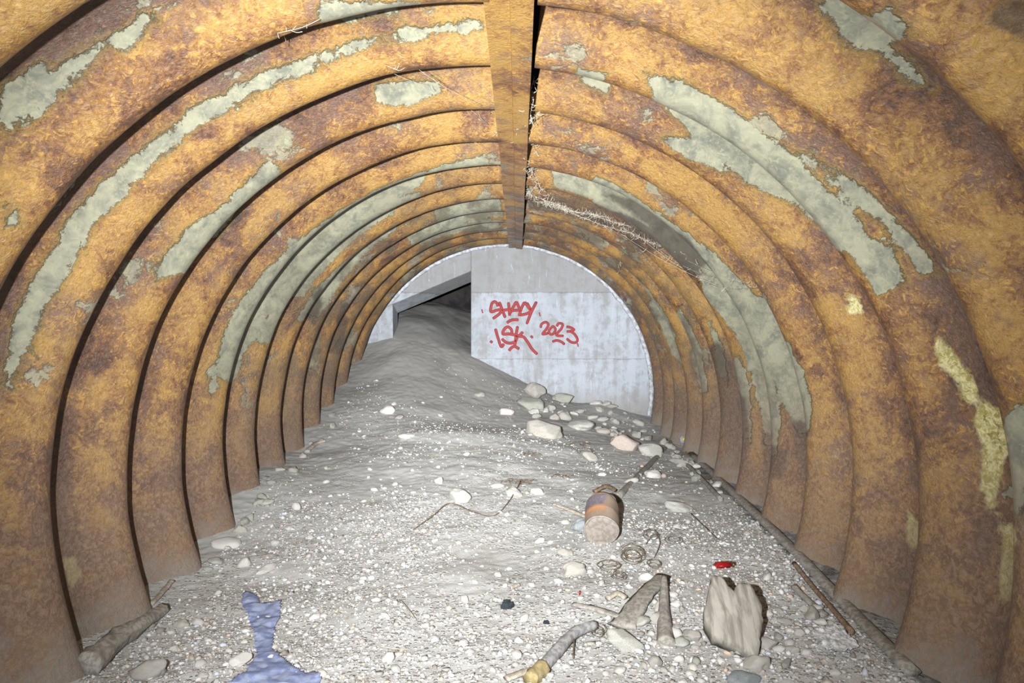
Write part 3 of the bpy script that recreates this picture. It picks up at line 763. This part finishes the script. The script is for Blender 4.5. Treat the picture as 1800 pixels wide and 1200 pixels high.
# upright grey post and planks
tube('grey_post', on_ground([(1172,1140,.008),(1168,1090,.02),(1168,1040,.055)]), lambda t: .034 - .024 * t, 'wood', 'narrow tapering grey wood post right of the craggy white stone', 'post', seg=8, rough=.25, seed=12)
tube('broad_plank', on_ground([(1095,1108,.01),(1130,1062,.02),(1165,1020,.02)]), lambda t: .050 - .024 * t, 'wood', 'broad weathered plank above the large craggy white stone', 'plank', seg=8, rough=.35, flat=.22, seed=5)
tube('bark_strip', on_ground([(1008,1068,.01),(1050,1080,.016),(1096,1092,.012)]), lambda t: .018, 'wood', 'knotty flat strip of bark above the grey stick', 'bark', seg=8, rough=.4, flat=.4, seed=8)
tube('wood_chip', on_ground([(1068,1058,.01),(1085,1050,.014),(1100,1056,.01)]), .014, 'wood2', 'short tan wood chip above the knotty strip of bark', 'wood chip', seg=7, rough=.3, flat=.6)
tube('wood_chip', on_ground([(898,1037,.006),(912,1032,.008)]), .007, 'wood2', 'tiny tan wood chip right above the black clump', 'wood chip', seg=7, rough=.2)
tube('pale_straw', on_ground([(703,1060,.006),(717,1078,.01),(730,1094,.006)]), .0035, 'wood2', 'pale short straw stalk left of bottom centre', 'straw', seg=5)
tube('pale_straw', on_ground([(668,1141,.006),(690,1146,.008),(712,1147,.006)]), .003, 'wood2', 'pale straw lying above the white egg-shaped stone', 'straw', seg=5)
tube('root', on_ground([(1395,1040,.02),(1425,1065,.012),(1450,1085,.01)]), lambda t: .014, 'wood', 'split piece of wood right of the big wood chunk', 'stick', seg=7, rough=.3, flat=.6)
tube('root', on_ground([(1215,905,.006),(1240,930,.01),(1262,950,.006)]), .003, 'twig', 'thin root below the rough white block of stone', 'twig', seg=5)

# big forked wood chunk: a ragged slab lying tilted up against the ground
def wood_chunk():
    g = hit(1285, 1165); s = g.y / F
    out = [(-40,8),(-50,40),(-40,80),(-26,120),(-12,142),(-2,140),(6,116),(16,104),(26,118),(42,124),(56,108),(62,72),(54,32),(42,2),(34,-24),(24,-34),(14,-20),(-10,-4)]
    bm = bmesh.new(); K = 26; rows = []
    from mathutils.geometry import intersect_point_line
    pts = [Vector((x * s, y * s, 0)) for x, y in out]; n = len(pts)
    # densify outline
    D = []
    for i in range(n):
        for k in range(4): D.append(pts[i].lerp(pts[(i + 1) % n], k / 4))
    D = [d + Vector((mnoise.noise(d * 60) * .006, mnoise.noise(d * 60 + Vector((9, 0, 0))) * .006, 0)) for d in D]
    c = Vector((0, 45 * s, 0)); rings = [1, .97, .88, .7, .5, .3, .12]
    top = []
    for q, f in enumerate(rings):
        top.append([bm.verts.new((c + (d - c) * f) + Vector((0, 0, (0.000 if q == 0 else .012 + .020 * (1 - f) ** .5) + (0.012 * mnoise.noise(Vector((d.x * f * 55, d.y * 6, 3)))  if q else 0)))) for d in D])
    bot = [bm.verts.new(d * .98 + Vector((0, 0, -.035))) for d in D]; m = len(D)
    for q in range(len(top) - 1):
        for i in range(m): bm.faces.new((top[q][i], top[q][(i + 1) % m], top[q + 1][(i + 1) % m], top[q + 1][i]))
    bm.faces.new(top[-1])
    for i in range(m): bm.faces.new((bot[i], bot[(i + 1) % m], top[0][(i + 1) % m], top[0][i]))
    bm.faces.new(bot[::-1]); bmesh.ops.recalc_face_normals(bm, faces=bm.faces)
    me = bpy.data.meshes.new('wood_chunk'); bm.to_mesh(me); bm.free()
    o = link('wood_chunk', me, M['woodflat']); o.location = g + Vector((.025, .03, .045)); o.rotation_euler = (math.radians(38), 0, 0)
    tag(o, 'big weathered wood chunk with a forked top at the bottom right', 'wood chunk')
M['woodflat'] = mat_simple('weathered_wood_face', (118, 113, 104), (152, 147, 138), 18, .9, 0, .2, .6, (2.5, .4, 1))
wood_chunk()

# ------------------------------------------------------------------ rusty can
def can():
    g = hit(1056, 962); rad = .074; L = .185
    root = bpy.data.objects.new('tin_can', None); COL.objects.link(root); root.empty_display_size = .05
    root.location = g + Vector((.004, .02, .066)); root.rotation_mode = 'QUATERNION'
    axis = Vector((.13, .9, .44)).normalized(); root.rotation_quaternion = axis.to_track_quat('Z', 'Y')
    tag(root, 'rusty tin can lying on its side with a dusty pale bottom', 'can')
    def lathe(name, prof_, mat, seg=48, dent=0):
        V = []; Fc = []
        for i, (r, z) in enumerate(prof_):
            for k in range(seg):
                a = 2 * math.pi * k / seg; rr = r * (1 + dent * mnoise.noise(Vector((math.cos(a) * 1.3, math.sin(a) * 1.3, z * 12))))
                V.append((rr * math.cos(a), rr * math.sin(a), z))
        for i in range(len(prof_) - 1):
            for k in range(seg): Fc.append((i * seg + k, i * seg + (k + 1) % seg, (i + 1) * seg + (k + 1) % seg, (i + 1) * seg + k))
        return link(name, pymesh(name, V, Fc), mat, root)
    lathe('body', [(rad, .002), (rad * 1.0, .02), (rad * 1.0, .07), (rad * 1.012, .074), (rad * 1.0, .078), (rad, .13), (rad * .985, .15), (rad * .93, .17), (rad * .84, L), (rad * .80, L), (rad * .9, .165), (rad * .96, .15), (rad * .97, .006)], M['tin'], dent=.05)
    lathe('bottom_rim', [(rad * .93, .006), (rad * .95, -.003), (rad * 1.0, -.004), (rad * 1.035, 0), (rad * 1.03, .006), (rad * .99, .008)], M['tinlid'], dent=.05)
    lathe('bottom', [(.0001, .004), (rad * .3, .003), (rad * .6, .004), (rad * .8, .002), (rad * .88, .005), (rad * .97, .005)], M['tinlid'], dent=.04)
    lathe('lid', [(.0001, L - .004), (rad * .5, L - .003), (rad * .8, L - .001), (rad * .85, L + .003), (rad * .88, L - .003)], M['tinlid'])
can()
tube('bark_piece', on_ground([(1045,874,.03),(1065,868,.04),(1082,872,.03)]), .016, 'twig', 'small brown bark piece sticking up behind the rusty can', 'bark', seg=7, rough=.3, flat=.6)

# ------------------------------------------------------------------ lighter, film, blue plastic, bits
def lighter():
    g = hit(1272, 996); s = g.y / F
    root = bpy.data.objects.new('lighter', None); COL.objects.link(root); root.location = g + Vector((0, 0, .008)); root.rotation_euler = (0, 0, math.radians(12))
    tag(root, 'red plastic lighter lying on the dirt on the right side', 'lighter')
    def box(name, x0, x1, hy, hz, mat, bw=.004):
        bm = bmesh.new(); bmesh.ops.create_cube(bm, size=1)
        for v in bm.verts: v.co = Vector(((x0 + x1) / 2 + v.co.x * (x1 - x0), v.co.y * 2 * hy, v.co.z * 2 * hz))
        bmesh.ops.bevel(bm, geom=bm.edges[:], offset=bw, segments=3, affect='EDGES')
        me = bpy.data.meshes.new(name); bm.to_mesh(me); bm.free(); return link(name, me, M[mat], root)
    box('body', -.040, .032, .018, .011, 'red', .008); box('metal_hood', .033, .042, .015, .010, 'brass', .002)
    bm = bmesh.new(); bmesh.ops.create_cone(bm, cap_ends=True, segments=18, radius1=.007, radius2=.007, depth=.008)
    me = bpy.data.meshes.new('spark_wheel'); bm.to_mesh(me); bm.free(); o = link('spark_wheel', me, M['brass'], root); o.location = (.047, .0, .002); o.rotation_euler = (math.pi / 2, 0, 0)
lighter()

def sheet(name, outline, mat, label, cat, seed, lift=.006, amp=.010, thick=.001):
    """a crumpled sheet with the outline given by ground points"""
    P = [hit(*p) for p in outline]
    x0 = min(p.x for p in P); x1 = max(p.x for p in P); y0 = min(p.y for p in P); y1 = max(p.y for p in P)
    st_ = max((x1 - x0), (y1 - y0)) / 110
    xs = np.arange(x0, x1 + st_, st_); ys = np.arange(y0, y1 + st_, st_); X, Y = np.meshgrid(xs, ys)
    f = seg_field(X.ravel(), Y.ravel(), np.array([(p.x, p.y) for p in P]), .02).reshape(X.shape)
    f = f + .12 + .12 * fbm(X * 30, Y * 30, 3, seed)
    k = 1.0 / st_ / 14
    Z = ground(X.ravel(), Y.ravel()).reshape(X.shape) + lift + amp * np.abs(fbm(X * k, Y * k, 3, seed + 1)) * 2
    idx = np.arange(X.size).reshape(X.shape); V = np.stack([X.ravel(), Y.ravel(), Z.ravel()], 1)
    q = np.stack([idx[:-1, :-1].ravel(), idx[:-1, 1:].ravel(), idx[1:, 1:].ravel(), idx[1:, :-1].ravel()], 1)
    ff = f.ravel(); q = q[(ff[q].mean(1) > .5)]
    used, inv = np.unique(q, return_inverse=True)
    me = np_mesh(name, V[used], inv.reshape(-1, 4))
    c = Vector(V[used].mean(0)); o = link(name, me, M[mat]); rebase(o, c)
    md = o.modifiers.new('t', 'SOLIDIFY'); md.thickness = thick
    return tag(o, label, cat)
sheet('blue_plastic', [(428,1045),(450,1055),(452,1068),(490,1066),(486,1092),(478,1110),(474,1150),(492,1165),(520,1188),(560,1192),(556,1210),(400,1210),(430,1190),(452,1160),(447,1120),(436,1090),(424,1065)],
      'blueplastic', 'torn faded blue plastic sheet half buried in the gravel at bottom left', 'plastic', 3, .008, .008)
sheet('clear_film', [(1430,1122),(1468,1106),(1484,1118),(1506,1144),(1484,1150),(1462,1152),(1445,1140)], 'foil', 'crinkled shiny clear film beside the long rail at the bottom right', 'plastic', 13, .014, .008)
for nm, px, py, wd, mt, lab, cat in [('black_clump', 891, 1060, 22, 'black', 'charred black clump on the pale gravel at bottom centre', 'clump'),
                                 ('black_clump', 961, 1093, 11, 'black', 'small black fragment right of the larger black clump', 'fragment')]:
    g = hit(px, py + wd * .4); r = wd * g.y / F / 2
    o = link(nm, stone_mesh(nm, px, 3, .5, 2, (1, .8, .8), 2.2), M[mt]); o.scale = (r, r, r); o.location = g + Vector((0, 0, r * .4)); tag(o, lab, cat)
g = hit(1019, 1046); o = link('red_scrap', stone_mesh('red_scrap', 5, 2, .2, 3, (.5, .5, 1)), M['red']); o.scale = (.008, .008, .011); o.location = g + Vector((0, 0, .005)); tag(o, 'tiny red plastic scrap on the gravel above the bark strip', 'scrap')
# crushed bottle at the far right wall foot
g = hit(1202, 782)
bt = bpy.data.objects.new('plastic_bottle', None); COL.objects.link(bt); bt.location = g + Vector((0, .0, .03)); bt.rotation_euler = (math.radians(70), math.radians(20), math.radians(-20))
tag(bt, 'crushed bluish bottle with a yellow cap at the far foot of the right wall', 'bottle')
M['bottle'] = mat_simple('bluish_bottle', (120, 124, 150), (168, 172, 190), 30, .3, 0, .6, .5)
link('body', tube_mesh('body', [(0, 0, -.05), (0, 0, 0), (0, 0, .05), (0, 0, .07)], lambda t: .030 if t < .7 else .03 - (t - .7) * .06, 14, .3, 4), M['bottle'], bt)
M['capy'] = mat_simple('yellow_cap', (190, 160, 50), (206, 176, 70), 30, .5)
link('cap', tube_mesh('cap', [(0, 0, .071), (0, 0, .086)], .015, 14), M['capy'], bt)

# coils of old wire
def coil(px, py, rpx, turns, seed, label, tilt=.5):
    g = hit(px, py); s = g.y / F; r = random.Random(seed); pts = []
    for k in range(int(turns * 14)):
        a = k / 14 * 2 * math.pi; rr = rpx * s * (1 + .28 * math.sin(a * .37 + seed) + r.uniform(-.05, .05))
        pts.append(Vector((math.cos(a) * rr + r.uniform(-.002, .002), math.sin(a) * rr * .9, .012 + .6 * rr * tilt * (1 + math.sin(a + seed)) + k * .0004)))
    o = link('wire_coil', tube_mesh('wire_coil', pts, .0013, 5, sub=2), M['wire']); o.location = g + Vector((0, 0, -.006)); o.rotation_euler = (.0, 0, seed)
    tag(o, label, 'wire')
coil(1145, 948, 13, 3, 1, 'small wire coil highest up, right of the rusty can', .6)
coil(1112, 990, 18, 6, 2, 'densest tangle of old wire, just above the bright white stone')
coil(1072, 1003, 17, 4, 3, 'flattened wire coil right of the rounded cobble', .2)
coil(1150, 1000, 11, 3, 4, 'little wire loop right of the bright white stone', .4)
coil(1087, 1020, 12, 3, 5, 'small wire tangle below the flattened coil', .3)
coil(1185, 955, 14, 2, 7, 'loose open loop of wire right of the small highest coil', .3)
coil(1052, 1120, 11, 3, 8, 'thin wire coil between grey stick and craggy white stone', .4)
coil(1028, 800, 12, 3, 9, 'faint wire loop beside the small tan stone below the rubble', .4)
tube('bent_wire', on_ground([(1135,965,.02),(1150,950,.03),(1160,962,.02),(1150,985,.01)]), .0016, 'wire', 'bent length of wire between the upper coils', 'wire', seg=5)
# tufts of dry rootlets
def tuft(px, py, n, spread, seed, label):
    g = hit(px, py); s = g.y / F; r = random.Random(seed); bm_v = []; bm_f = []
    for _ in range(n):
        a = r.uniform(0, 6.28); d = r.uniform(.2, 1) * spread * s; b = r.uniform(0, 6.28)
        p = [Vector((math.cos(a) * d, math.sin(a) * d, .003)), Vector((math.cos(a) * d + math.cos(b) * 9 * s, math.sin(a) * d + math.sin(b) * 9 * s, r.uniform(.008, .022))), Vector((math.cos(a) * d + math.cos(b + .5) * 18 * s, math.sin(a) * d + math.sin(b + .5) * 18 * s, .004))]
        m = tube_mesh('t', p, .0011, 4, sub=3); o_ = len(bm_v)
        bm_v += [v.co.copy() for v in m.vertices]; bm_f += [tuple(i + o_ for i in f.vertices) for f in m.polygons]; bpy.data.meshes.remove(m)
    o = link('rootlets', pymesh('rootlets', bm_v, bm_f), M['twig']); o.location = g; tag(o, label, 'roots')
tuft(912, 848, 26, 22, 1, 'tangle of fine dark rootlets where the curved twig ends')
tuft(985, 838, 12, 14, 2, 'few fine dark rootlets above left of the rusty can')
tuft(1022, 782, 12, 14, 3, 'fine dark rootlets between the largest tan and pinkish stones')
tuft(925, 800, 14, 18, 4, 'sparse rootlets on the floor below the rubble')
tuft(1205, 800, 16, 16, 5, 'dark rootlets by the crushed bottle at the right wall')

# ------------------------------------------------------------------ graffiti on the end wall (crop units: 7.5 per pixel)
def strokes(name, lines, width, label):
    V = []; Fc = []
    def c2w(cx, cy):
        x, z = W(820 + cx / 7.5, 480 + cy / 7.5); return Vector((x, END - .0015, z))
    base = c2w(*lines[0][0])
    for ln in lines:
        pts = [c2w(*p) for p in ln]
        if len(pts) == 1: pts = [pts[0] + Vector((-.006, 0, 0)), pts[0] + Vector((.006, 0, .003))]
        # rounded ribbon: smooth path, flat cross-section standing 2 mm proud
        Q = []
        for i in range(len(pts) - 1):
            p0 = pts[max(i - 1, 0)]; p1 = pts[i]; p2 = pts[i + 1]; p3 = pts[min(i + 2, len(pts) - 1)]
            for k in range(6):
                t = k / 6; Q.append(.5 * ((2 * p1) + (p2 - p0) * t + (2 * p0 - 5 * p1 + 4 * p2 - p3) * t * t + (3 * p1 - p0 - 3 * p2 + p3) * t ** 3))
        Q.append(pts[-1]); n = len(Q); o_ = len(V); seg = 10
        wd = width * (1.35 if len(ln) == 1 else 1)
        for i, q in enumerate(Q):
            T = (Q[min(i + 1, n - 1)] - Q[max(i - 1, 0)]).normalized(); A = T.cross(Vector((0, 1, 0))).normalized()
            e = wd * (.55 if i in (0, n - 1) else 1)
            for k in range(seg):
                a = 2 * math.pi * k / seg; V.append(q + A * math.cos(a) * e + Vector((0, 1, 0)) * math.sin(a) * .002 - base)
        for i in range(n - 1):
            for k in range(seg): Fc.append((o_ + i * seg + k, o_ + i * seg + (k + 1) % seg, o_ + (i + 1) * seg + (k + 1) % seg, o_ + (i + 1) * seg + k))
        Fc.append(tuple(o_ + k for k in range(seg))[::-1]); Fc.append(tuple(o_ + (n - 1) * seg + k for k in range(seg)))
    o = link(name, pymesh(name, V, Fc), M['paint']); o.location = base; tag(o, label, 'graffiti')
strokes('graffiti', [
 [(412,440),(402,400),(368,375),(332,410),(322,505),(400,488),(465,482),(430,540),(345,600)],
 [(432,378),(470,480),(512,588)], [(553,382),(562,470),(570,562)], [(470,490),(520,484),(562,478)],
 [(572,530),(605,465),(658,372)], [(658,372),(682,430),(712,500)], [(588,498),(640,490),(705,484)],
 [(765,378),(722,470),(692,568)], [(765,378),(815,450),(845,500),(790,535),(705,552)],
 [(795,388),(850,490)], [(925,374),(860,500),(792,672)], [(208,503)], [(965,545)], [(530,655),(600,616),(688,614)]],
 .0135, 'red spray-painted five-letter word, the upper tag on the end wall')
strokes('graffiti', [
 [(380,730),(418,860),(458,968),(492,928)], [(600,800),(590,740),(545,708),(500,735),(480,800),(560,800),(640,818),(662,850),(640,900),(580,922),(515,908),(465,862)],
 [(675,698),(655,800),(645,900),(632,962)], [(745,772),(705,812),(660,835)], [(660,835),(745,838),(800,900),(865,1000),(935,1070)],
 [(560,1025),(590,985),(635,966),(698,1000)], [(315,918),(340,890)], [(848,850),(872,828)]],
 .0135, 'red spray-painted three-letter tag below the upper word on the end wall')
strokes('graffiti', [
 [(978,722),(990,670),(1045,645),(1078,680),(1050,740),(1003,802),(1078,790)],
 [(1115,715),(1086,765),(1108,805),(1150,792),(1172,740),(1145,702),(1115,715)],
 [(1188,702),(1215,662),(1265,672),(1250,730),(1183,815),(1282,826)],
 [(1315,705),(1370,715),(1415,745),(1365,765),(1318,768)], [(1365,765),(1420,800),(1462,870),(1440,912),(1380,908),(1318,860)],
 [(1468,948)], [(1128,902),(1190,886),(1250,905),(1295,940)]],
 .0120, 'red spray-painted year with an underline, rightmost writing on the end wall')

# ------------------------------------------------------------------ cobwebs
def wall_pt(px, py, off=.012):
    th, Y = shell_hit(px, py); r = float(prof(Y)) - off
    return Vector((CX + r * math.sin(th), Y, CZ + r * math.cos(th)))
def web(pairs, seed, label, rad=.0007, fuzz=0, sag=.03):
    r = random.Random(seed); V = []; Fc = []
    base = wall_pt(*pairs[0][0])
    for a_, b_ in pairs:
        a = wall_pt(*a_); b = wall_pt(*b_)
        m = a.lerp(b, .5) + Vector((r.uniform(-.01, .01), 0, -sag * (b - a).length))
        paths = [[a - base, m - base, b - base]]
        for _ in range(fuzz):
            t = r.random(); c = a.lerp(b, t) + Vector((0, 0, -sag * .8 * (b - a).length * (1 - abs(2 * t - 1))))
            d = Vector((r.gauss(0, 1), r.gauss(0, 1), r.gauss(0, 1))).normalized() * r.uniform(.01, .035)
            paths.append([c - base, c + d * .5 + Vector((0, 0, -.004)) - base, c + d - base])
        for p in paths:
            m_ = tube_mesh('t', p, rad, 4, sub=4); o_ = len(V)
            V += [v.co.copy() for v in m_.vertices]; Fc += [tuple(i + o_ for i in f.vertices) for f in m_.polygons]; bpy.data.meshes.remove(m_)
    o = link('cobweb', pymesh('cobweb', V, Fc), M['cobweb']); o.location = base; tag(o, label, 'cobweb')
web([((936,180),(925,250)),((925,200),(945,265)),((915,150),(935,215)),((940,130),(925,190)),((900,225),(950,190)),((905,240),(940,300)),((930,270),(950,335)),((920,290),(975,345)),((912,300),(940,345)),((905,215),(870,228))], 1,
    'ragged cobweb hanging along the crown joint', .0007, 30)
web([((925,335),(1000,362)),((940,350),(1050,375)),((950,350),(1080,380)),((980,360),(1120,410)),((1040,372),(1110,395)),((1090,395),(1200,440))], 2,
    'dense dusty cobweb slung across the ceiling right of the crown', .0006, 90)
web([((1095,430),(1090,475)),((1110,400),(1260,500)),((1080,400),(1330,525)),((1150,430),(1290,495)),((1200,450),(1410,510)),((1230,490),(1345,500))], 3,
    'thin cobweb strands on the far upper right of the arch', .0008, 14)
web([((640,95),(780,150)),((680,110),(700,118)),((770,130),(860,215)),((700,90),(850,180)),((820,230),(870,270))], 4,
    'fine cobweb strands left of the crown joint', .0006, 3)
web([((480,10),(505,75)),((485,50),(560,25))], 5, 'wisp of cobweb on the upper left of the arch', .0007, 5)
